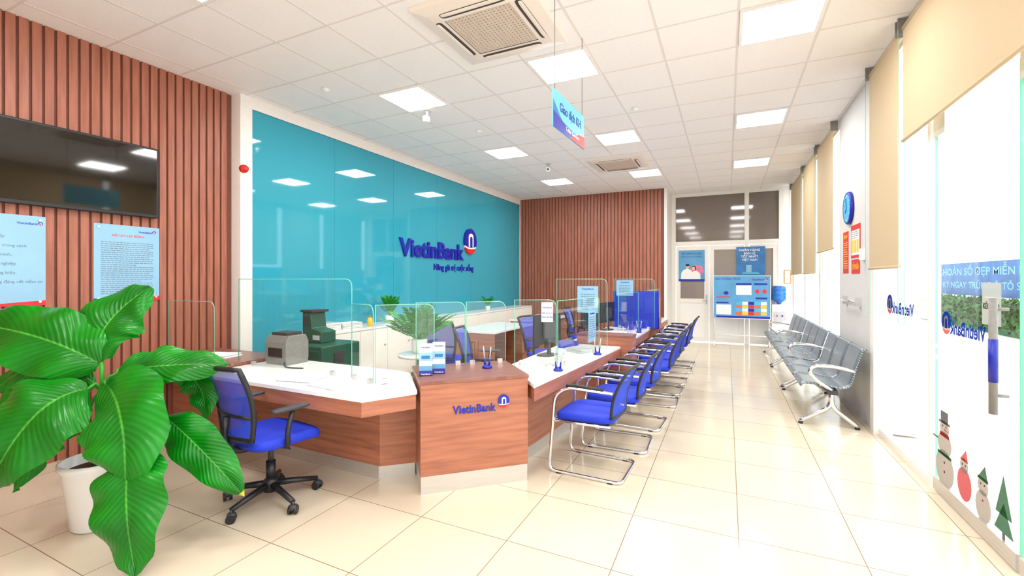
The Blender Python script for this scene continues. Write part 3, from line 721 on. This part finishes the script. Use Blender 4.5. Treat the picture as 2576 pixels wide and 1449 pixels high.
# ---------- visitor chair (faces -X)
def visitor(T,label):
    r=root('visitor_chair',T,label,'chair','visitor chairs along counter')
    g=G(); w=.235
    loop=rpath([(.22,-w,.66),(-.13,-w,.67),(-.235,-w,.60),(-.285,-w,.012),(.28,-w,.012),(.28,w,.012),(-.285,w,.012),(-.235,w,.60),(-.13,w,.67),(.22,w,.66)],.06)
    g.tube(loop,.0125,'chrome',10)
    g.tube([(-.255,-w,.40),(-.255,w,.40)],.010,'chrome',8)
    g.tube([(-.255,-w,.40),(.2,-w,.41)],.010,'chrome',8); g.tube([(-.255,w,.40),(.2,w,.41)],.010,'chrome',8)
    g.obj('sled_frame',r,label='chrome tubular sled frame')
    for x in (-.2,.2):
        for y in (-w,w): G().box(x-.02,y-.014,.0,x+.02,y+.014,.006,'black').obj('glide',r)
    g=G(); g.sell((-.02,0,.445),(.47,.46,.075),'blue',.4,e2=.4)
    for v in g.bm.verts:
        xx=(-v.co.x-.02)/.235
        if xx>.5: v.co.z-=.05*(xx-.5)
    g.obj('seat',r)
    g=G(); g.box(-.2,-.2,.395,.18,.2,.412,'black'); g.obj('seat_pan',r)
    for s in (-1,1):
        g=G(); g.tube(rpath([(-.14,s*w,.680),(-.08,s*w,.688),(.15,s*w,.680)],.03),.0125,'black',8); g.obj('armrest',r)
    def bk(u,v):
        x=.205+.11*v**1.2+.035*(1-u*u)-.02*math.sin(math.pi*v)
        return V((x,u*(.215+.012*math.sin(math.pi*v))*(1-.14*v**4),.47+.375*v-.025*abs(u)**3*v))
    g=G(); g.surf(lambda a,c: bk(2*a-1,.02+.96*c),12,12,'bluemesh'); g.obj('back_mesh',r)
    g=G(); loop=[]; n=10
    for i in range(n+1): loop.append(bk(-1,i/n))
    for i in range(1,n): loop.append(bk(-1+2*i/n,1))
    for i in range(n+1): loop.append(bk(1,1-i/n))
    for i in range(1,n): loop.append(bk(1-2*i/n,0))
    g.tube(loop,.012,'black',8,closed=True); g.obj('back_frame',r)
    return r
vc=visitor(TR(-.965,3.52,0,-2),'blue cantilever visitor chair with chrome sled frame')
for i,(y,a) in enumerate(((4.17,2),(4.83,-3),(5.74,2),(6.36,-2),(6.98,0),(7.84,2),(8.47,-1))):
    dup(vc,TR((-.91,-.87,-.82,-.82,-.81,-.79,-.79)[i],y,0,a))

# ---------- waiting bench (faces -X)
def bench(T):
    r=root('waiting_bench',T,'three-seat perforated steel waiting bench with chrome arms','bench','waiting benches by window wall')
    prof=rpath([(-.27,0,.395),(-.245,0,.43),(-.1,0,.425),(.1,0,.395),(.155,0,.43),(.20,0,.62),(.255,0,.80),(.285,0,.80)],.06,6)
    seat=None
    for i in range(3):
        y0=-.82+i*.55
        if seat is None:
            g=G(); n=len(prof)-1
            g.surf(lambda a,c: V((prof[round(a*n)].x,.01+.52*c,prof[round(a*n)].z)),n,6,'benchsteel')
            seat=g.obj('seat_shell',r,TR(0,y0,0),solid=.014)
        else: dup(seat,TR(0,y0,0),r)
    g=G(); g.box(-.03,-.82,.33,.05,.82,.375,'dgrey'); g.obj('beam',r)
    lg=None
    for y in (-.78,.78):
        if lg is None:
            g=G()
            g.tube(rpath([(0,0,.36),(0,0,.2),(-.25,0,.04),(-.27,0,.02)],.12,8),.026,'chrome',10,r2=.016)
            g.tube(rpath([(0,0,.36),(0,0,.2),(.2,0,.04),(.22,0,.02)],.12,8),.026,'chrome',10,r2=.016)
            g.cyl((-.265,0,0),(-.265,0,.02),.022,'black'); g.cyl((.215,0,0),(.215,0,.02),.022,'black')
            lg=g.obj('leg',r,TR(0,y,0))
        else: dup(lg,TR(0,y,0),r)
    am=None
    for y in (-.83,.83):
        if am is None:
            g=G(); g.tube(rpath([(.19,0,.58),(.05,0,.615),(-.14,0,.62),(-.205,0,.56),(-.13,0,.46),(.0,0,.38)],.08,8),.019,'chrome',10)
            am=g.obj('armrest',r,TR(0,y,0))
        else: dup(am,TR(0,y,0),r)
    return r
bn=bench(TR(.955,6.30,0)); dup(bn,TR(.955,8.03,0)); dup(bn,TR(.955,9.76,0))

# ---------- big plant
ya=math.degrees(math.atan2(.432,.902))
r=root('potted_plant',TR(-3.53,1.35,0,ya),'large broad-leaved green plant in white pot','potted plant')
PX=.07
G().lathe([(.105,0),(.125,.02),(.165,.36),(.18,.38),(.18,.41),(.165,.41),(.155,.35)],(PX,0,0),'leafpot',36).obj('pot',r)
G().lathe([(.155,.35),(.1,.365),(.01,.37)],(PX,0,0),'soil').obj('soil',r)
leaves=[
 ((.088,0,.98),(-.31,.0,1.15),(-.86,.1,1.22),.43,(0,-1,.6)),
 ((.095,0,.99),(.03,.1,1.20),(.20,.24,1.45),.46,(0,-1,.3)),
 ((.10,-.1,.85),(-.0,-.30,.75),(-.16,-.38,.38),.52,(0,-1,.45)),
 ((.215,-.1,.88),(.52,-.35,.74),(.60,-.42,.38),.47,(0,-1,.4)),
 ((.19,0,.92),(.48,-.06,.98),(.88,0,.98),.28,(0,-1,.8)),
 ((.56,-.1,.69),(.80,-.15,.52),(1.06,-.16,.25),.25,(0,-1,.7)),
 ((.56,-.32,.58),(.64,-.46,.38),(.74,-.52,.03),.38,(0,-1,.4)),
 ((-.1,.1,.62),(-.35,.1,.52),(-.53,.08,.16),.30,(0,-1,.4)),
 ((.42,.15,.90),(.58,.15,.82),(.64,.13,.58),.2,(0,-1,.4)),
 ((-.12,.15,.78),(-.46,.15,.92),(-.74,.15,.76),.26,(0,-1,.5)),
 ((-.2,.12,.85),(-.5,.12,.80),(-.75,.1,.58),.26,(0,-1,.5)),
]
st=G(); hub=V((.12,-.02,.82))
st.tube([V((PX,0,.36)),V((PX+.01,0,.6)),hub],.022,'stem',10,r2=.014)
st.tube([V((PX+.02,.02,.36)),V((.12,.02,.7)),V((.2,0,.95))],.016,'stem',8,r2=.01)
st.tube([V((PX-.02,.02,.36)),V((-.02,.05,.5)),V((-.1,.1,.62))],.014,'stem',8,r2=.008)
lf=G()
for bi,(b0,m0,t0,w,h) in enumerate(leaves):
    b0,m0,t0,h=V(b0),V(m0),V(t0),V(h).normalized()
    c=m0*2-(b0+t0)/2
    P=lambda t,b0=b0,c=c,t0=t0: b0*(1-t)**2+c*2*t*(1-t)+t0*t*t
    D=lambda t,b0=b0,c=c,t0=t0: ((c-b0)*2*(1-t)+(t0-c)*2*t).normalized()
    ph=random.random()*6
    def fn(a,q,P=P,D=D,h=h,w=w,ph=ph):
        t=a; p=P(t); d=D(t); s=d.cross(h)
        if s.length<1e-3: s=V((1,0,0))
        s.normalize(); nr=s.cross(d).normalized()
        wd=w/2*(math.sin(math.pi*min(1,(t*.98+.01))**.82))**.6
        if t>.93: wd*=max(0.02,(1-t)/.07)**.6
        x=(2*q-1)
        return p+s*x*wd+nr*(.14*w*abs(x)-.18*w*x*x+.024*math.sin(t*18+ph+x*1.5)*abs(x))
    lf.surf(fn,30,12,'leaf',uv=True)
    if bi in (3,5):
        for f in lf.bm.faces[-24:] if False else []: pass
        lf.bm.faces.ensure_lookup_table(); yi=lf.mi('yellowleaf')
        for f in lf.bm.faces[-12:]: f.material_index=yi
    lf.tube([P(t/12)-h*.004 for t in range(13)],.0055,'stem',6,r2=.002)
    mid=(hub+b0)/2+V((0,0,.04))
    st.tube([hub,mid,b0],.01,'stem',6)
st.obj('stem',r); lf.obj('leaf',r)

# ---------- back area
def ell(cx,cy,rx,ry,n=20): return [(cx+rx*math.cos(a),cy+ry*math.sin(a)) for a in [2*math.pi*i/n for i in range(n)]]
p=poster('poster',BW(-.77,YD-.006,1.45),.58,.74,'midblue','blue savings poster with couple picture on door',.006)
text('TIẾT KIỆM ĐÓN XUÂN',p,0,.64,.46,.038,'navy',.007,align='C',bold=.01); text('NHẬN NGÀN YÊU THƯƠNG',p,0,.57,.46,.03,'navy',.007,align='C',bold=.01)
g=G()
g.prism(ell(.12,.26,.15,.13),.006,.0066,'pink')
g.prism([(-.24,.05),(.02,.05),(.03,.2),(-.02,.27),(-.1,.3),(-.18,.27),(-.23,.2)],.0066,.0072,'white')
g.prism([(-.02,.05),(.2,.05),(.19,.17),(.13,.24),(.05,.25),(-.0,.18)],.0072,.0078,'paper')
g.prism(ell(-.09,.35,.042,.055),.0072,.0078,'skin'); g.prism(ell(-.09,.385,.046,.032),.0078,.0084,'black')
g.prism(ell(.05,.31,.052,.06),.0078,.0084,'black'); g.prism(ell(.04,.30,.036,.046),.0084,.009,'skin')
g.box(-.29,0,.006,.29,.05,.0092,'navy'); g.obj('printed_picture',p)
p=poster('poster',BW(.48,YD-.029,1.58),.58,.66,'posterblue','blue retail bank award poster',.006)
for i,s in enumerate(['NGÂN HÀNG','BÁN LẺ','TỐT NHẤT','VIỆT NAM']): text(s,p,-.02,.56-.075*i,None,.05,'white',.007,align='C',bold=.015)
g=G(); g.box(-.09,.08,.006,.02,.24,.008,'cardblue'); g.prism([(-.2,.03),(.2,.03),(.14,.08),(-.14,.08)],.006,.0075,'cyan'); g.obj('printed_picture',p)
r=root('information_board',TR(.28,11.15,0),'blue information board on white folding stand','notice board')
g=G()
g.tube([(-.54,0,.25),(.54,0,.25)],.01,'white',8)
for x in (-.54,.54):
    g.tube([(x,0,.03),(x,0,1.57)],.014,'white',8); g.tube([(x,-.22,.02),(x,.0,.12),(x,.18,.02)],.012,'white',8)
g.obj('stand',r)
BB=FR_((0,-.015,.63),(1,0,0))
bd=G().box(-.56,0,0,.56,.94,.02,'midblue').obj('board',r,BB)
g=G(); g.tube([(-.56,0,.02),(-.56,.94,.02),(.56,.94,.02),(.56,0,.02)],.012,'white',6,closed=True)
g.box(-.5,.0,.02,.56,.05,.021,'navy'); g.box(-.1,.52,.02,.2,.73,.0215,'white'); g.box(-.1,.74,.02,.2,.78,.0215,'navy'); g.box(.25,.74,.02,.5,.78,.0215,'navy'); g.box(.28,.43,.02,.5,.47,.0215,'navy')
cl=['orange','navy','yellow','cyan','redp','white']
for i in range(5):
    for j in range(4): g.box(-.1+i*.12,.08+j*.075,.02,-.1+i*.12+.11,.08+j*.075+.068,.0215,cl[(i*2+j*3)%6])
g.box(-.5,.46,.02,-.22,.48,.0215,'red'); g.box(-.5,.33,.02,-.25,.36,.0215,'navy'); g.box(-.5,.08,.02,-.2,.3,.0212,'paper')
def star(cx,cy,R): return [(cx+(R if q%2==0 else R*.42)*math.sin(q*math.pi/5),cy+(R if q%2==0 else R*.42)*math.cos(q*math.pi/5)) for q in range(10)]
g.prism(star(.31,.6,.07),.02,.022,'red'); g.prism(star(.45,.6,.07),.02,.022,'red')
g.prism(ell(-.3,.56,.05,.04),.02,.022,'navy')
g.obj('printed_chart',bd)
text('GÓC THÔNG TIN 5S',bd,-.52,.85,.5,.045,'navy',.021,bold=.01); text('VietinBank',bd,.2,.84,.24,.04,'navy',.021,bold=.015); emblem(bd,.48,.86,.03,.021,.002)
r=root('water_dispenser',TR(1.02,11.36,0),'white water dispenser with blue bottle on top','water dispenser')
g=G(); g.box(-.15,-.15,0,.15,.15,.95,'white'); g.obj('body',r,bev=.02)
g=G(); g.box(-.12,-.153,.6,.12,-.149,.8,'lgrey'); g.cyl((-.05,-.15,.72),(-.05,-.18,.70),.012,'red'); g.cyl((.05,-.15,.72),(.05,-.18,.70),.012,'navy'); g.box(-.1,-.2,.55,.1,-.15,.57,'lgrey'); g.obj('tap_panel',r)
G().lathe([(.03,.95),(.06,1.0),(.13,1.04),(.135,1.1),(.125,1.12),(.135,1.14),(.135,1.22),(.125,1.24),(.135,1.26),(.135,1.32),(.1,1.35)],(0,0,0),'water').obj('bottle',r)
r=root('picture_frame',BW(1.2,YD,1.4),'small gold framed certificate','picture frame')
g=G(); g.box(-.065,0,0,.065,.3,.02,'gold'); g.obj('frame',r); G().box(-.05,.015,.02,.05,.285,.022,'paper').obj('certificate',r)
r=root('wall_clock',RW(XR,6.45,2.33),'round blue wall clock','clock')
G().lathe([(.19,0),(.19,.03),(.175,.04),(.165,.03)],(0,0,0),'navy',36).obj('rim',r)
g=G(); g.lathe([(.166,.032),(.166,.036)],(0,0,0),'cyan',36)
for q in range(12): g.box(-.004,.135,.036,.004,.155,.038,'white',Matrix.Rotation(q*math.pi/6,4,'Z'))
g.obj('dial',r)
for L_,a_ in ((.12,.3),(.08,2.2)): G().box(-.006,0,.0375,.006,L_,.040,'navy',Matrix.Rotation(a_,4,'Z')).obj('clock_hand',r)
p=poster('fire_notice',RW(XR,6.66,1.57),.26,.5,'redp','red fire safety rules sign',.004,'sign')
bars(p,-.1,.1,.05,.38,12,'yellow',z=.0045); text('NỘI QUY',p,0,.42,.18,.04,'yellow',.0045,align='C')
p=poster('fire_notice',RW(XR,6.2,1.74),.4,.37,'redp','red framed fire instructions sign',.004,'sign')
g=G(); g.box(-.17,.03,.004,.17,.31,.005,'paper')
for i in range(3): g.box(-.14+i*.1,.06,.005,-.06+i*.1,.2,.006,'yellow')
g.obj('printed_panel',p); bars(p,-.14,.14,.21,.3,4,'textgrey',z=.0052)
p=poster('fire_notice',RW(XR,6.2,1.56),.36,.16,'redp','small red no-smoking warning sign',.004,'sign')
text('CẤM LỬA',p,0,.05,.28,.06,'yellow',.0045,align='C')
r=root('wall_rail',RW(XR,6.3,1.22),'short chrome grab rail on column','rail')
g=G(); g.tube([(-.3,.03,.05),(.3,.03,.05)],.011,'chrome',10); g.obj('bar',r)
for x in (-.3,.3): G().box(x-.025,-.02,0,x+.025,.08,.045,'lgrey').obj('bracket',r)
G().box(-.035,0,0,.035,.12,.04,'white').obj('wall_switch',None,RW(XR,5.85,1.7),label='white wall switch box',cat='switch')
def blind(y0,y1,zb,lab,x=XR-.06):
    r=root('roller_blind',TR(x,(y0+y1)/2,CZ-.09),lab,'roller blind','beige roller blinds'); w=(y1-y0)/2; L=CZ-.09-zb
    G().box(-.0015,-w+.02,-L,.0015,w-.02,0,'blind').obj('fabric',r)
    G().cyl((0.02,-w,0),(0.02,w,0),.03,'blind').obj('roller_tube',r)
    G().cyl((0,-w+.015,-L),(0,w-.015,-L),.013,'blind',seg=10).obj('bottom_bar',r)
    g=G(); g.tube([(-.03,w-.01,0),(-.03,w-.01,-2.3),(-.01,w-.01,-2.32),(.01,w-.01,-2.3),(.01,w-.01,0)],.0022,'edge',5); g.obj('pull_chain',r)
    for s in (-1,1): G().box(-.03,s*w-.004,-.04,.05,s*w+.004,.088,'grey').obj('mounting_bracket',r)
blind(4.56,5.42,1.60,'beige fabric roller blind lowered past halfway'); blind(1.9,4.50,2.58,'wide beige roller blind raised high above glass door')
blind(7.05,8.2,1.9,'beige fabric roller blind half lowered'); blind(8.3,9.6,1.6,'beige fabric roller blind half lowered'); blind(9.7,11.3,1.6,'beige fabric roller blind half lowered')
def wlogo(y,z,s):
    r=root('window_decal',RW(XR+.0355,y,z),'blue bank logo decal on glass, seen reversed','decal','bank logo decals')
    text('VietinBank',r,s*.5,0,s,s*.19,'stk',.0,ext=.0004,bold=.025,mirror=True,align='L')
    emblem(r,-s*.62,s*.14,s*.15,0,.0006,kb='stk',kr='stkred',kw='stkwhite')
wlogo(4.85,1.20,.52); wlogo(3.72,1.14,.46)
g=G()
for z in (.95,1.03): g.box(XR+.0365,4.27,z-.015,XR+.038,5.44,z+.015,'frostsoft')
g.box(XR+.0365,4.27,1.2,XR+.038,5.44,1.9,'frostsoft'); g.obj('window_film',None,label='frosted white film bands on glass',cat='window film')
g=G()
for z in (.95,1.03): g.box(XR+.0365,3.2,z-.015,XR+.038,4.18,z+.015,'frostsoft')
g.obj('window_film',None,label='frosted white film bands on glass door',cat='window film')
p=poster('pull_sign',RW(XR+.0355,3.43,1.24),.2,.24,'signgrey','translucent pull sign sticker on glass door',.0012,'sign')
text('KÉO VÀO',p,0,.09,.17,.035,'stkgrey',.0015,align='C',bold=.01)
def disc(cx,cy,rx,ry,k,z): g.prism(ell(cx,cy,rx,ry),z,z+.0004,k)
p=root('window_decal',RW(XR+.0385,4.04,.10),'snowman wearing a top hat window sticker','decal')
g=G()
disc(0,.1,.1,.12,'stkwhite',0); disc(0,.26,.075,.08,'stkwhite',.0004); disc(0,.36,.052,.05,'stkwhite',.0008); g.box(-.06,.39,.0012,.06,.405,.0016,'stkgrey'); g.box(-.04,.40,.0012,.04,.47,.0016,'stkgrey'); g.box(-.05,.305,.0012,.05,.33,.0016,'stkred'); g.box(-.15,.27,.0012,-.07,.28,.0016,'stkgrey'); g.box(-.075,.18,.001,.075,.2,.0014,'stkgreen')
disc(-.018,.375,.006,.006,'stkgrey',.0014); disc(.018,.375,.006,.006,'stkgrey',.0014); disc(0,.14,.008,.008,'stkgrey',.0014); disc(0,.08,.008,.008,'stkgrey',.0014); g.prism([(0,.35),(.05,.345),(0,.36)],.0014,.0018,'stkred')
g.obj('sticker',p,Matrix.Diagonal((1.4,1.05,1,1)))
p=root('window_decal',RW(XR+.0385,3.53,.10),'christmas figures and tree window sticker','decal')
g=G(); disc(-.17,.1,.07,.09,'stkred',0); disc(-.17,.2,.04,.04,'stkwhite',.0004); g.prism([(-.21,.225),(-.13,.225),(-.15,.29)],.0008,.0012,'stkred'); disc(0,.07,.065,.08,'stkwhite',.0); disc(0,.17,.045,.045,'stkwhite',.0004); g.prism([(.09,.03),(.23,.03),(.16,.17)],0,.0004,'stkgreen'); g.prism([(.10,.11),(.22,.11),(.16,.3)],0.0004,.0008,'stkgreen'); g.box(-.045,.2,.001,.045,.215,.0014,'stkred'); g.box(.15,0,0,.17,.03,.0004,'stkgrey'); g.prism([(-.045,.2),(.045,.2),(.02,.28)],.0014,.0018,'stkgreen')
disc(-.185,.205,.005,.005,'stkgrey',.0016); disc(-.155,.205,.005,.005,'stkgrey',.0016); disc(-.015,.18,.005,.005,'stkgrey',.0016); disc(.015,.18,.005,.005,'stkgrey',.0016); disc(0,.1,.006,.006,'stkred',.0016)
g.obj('sticker',p,Matrix.Diagonal((1.35,1.15,1,1)))
# ---------- outside
r=root('street_banner',FR_((6,14.5,1.05),(0,-1,0)),'blue street advertising banner','banner')
G().box(-5,0,0,5,.9,.05,'bannerblue').obj('banner_panel',r)
text('TÀI KHOẢN SỐ ĐẸP MIỄN PHÍ',r,-4.6,.56,5.6,.2,'bannertext',.051,bold=.01); text('ĐĂNG KÝ NGAY TRÚNG Ô TÔ SANG',r,-4.7,.2,5.9,.18,'bannertext',.051,bold=.01)
for i in range(5): G().cyl((-4.8+2.4*i,-1.07,-.02),(-4.8+2.4*i,.9,-.02),.03,'grey').obj('post',r)
g=G()
for i in range(6000):
    c=V((random.uniform(5.2,5.8),random.uniform(9.6,19.5),random.uniform(.37,1.05))); d=V((random.gauss(0,1),random.gauss(0,1),random.gauss(0,1))).normalized()*.06; q=d.orthogonal().normalized()*.035
    vs=[g.bm.verts.new(c-d),g.bm.verts.new(c+q),g.bm.verts.new(c+d),g.bm.verts.new(c-q)]; g.face(vs,'hedge')
g.box(5.3,9.6,.3,5.7,19.5,.95,'hedge')
g.obj('hedge',None,label='green clipped hedge by the street',cat='hedge',kind='stuff')
G().box(5.1,9.4,-.02,5.85,19.7,.295,'pave').obj('planter',None,label='pale concrete planter under hedge',cat='planter',bev=.02)

# ---------- light
w=bpy.data.worlds.new('World'); SC.world=w; w.use_nodes=True
w.node_tree.nodes['Background'].inputs[0].default_value=(.97,.99,1,1); w.node_tree.nodes['Background'].inputs[1].default_value=2.0
cd=bpy.data.cameras.new('Camera'); co=bpy.data.objects.new('Camera',cd); COL.objects.link(co)
co.location=(0,0,1.5); co.rotation_euler=(math.pi/2,0,math.radians(ya)); cd.sensor_width=36; cd.lens=36*1130/2576; cd.shift_y=-22.5/2576; cd.clip_start=.05
SC.camera=co
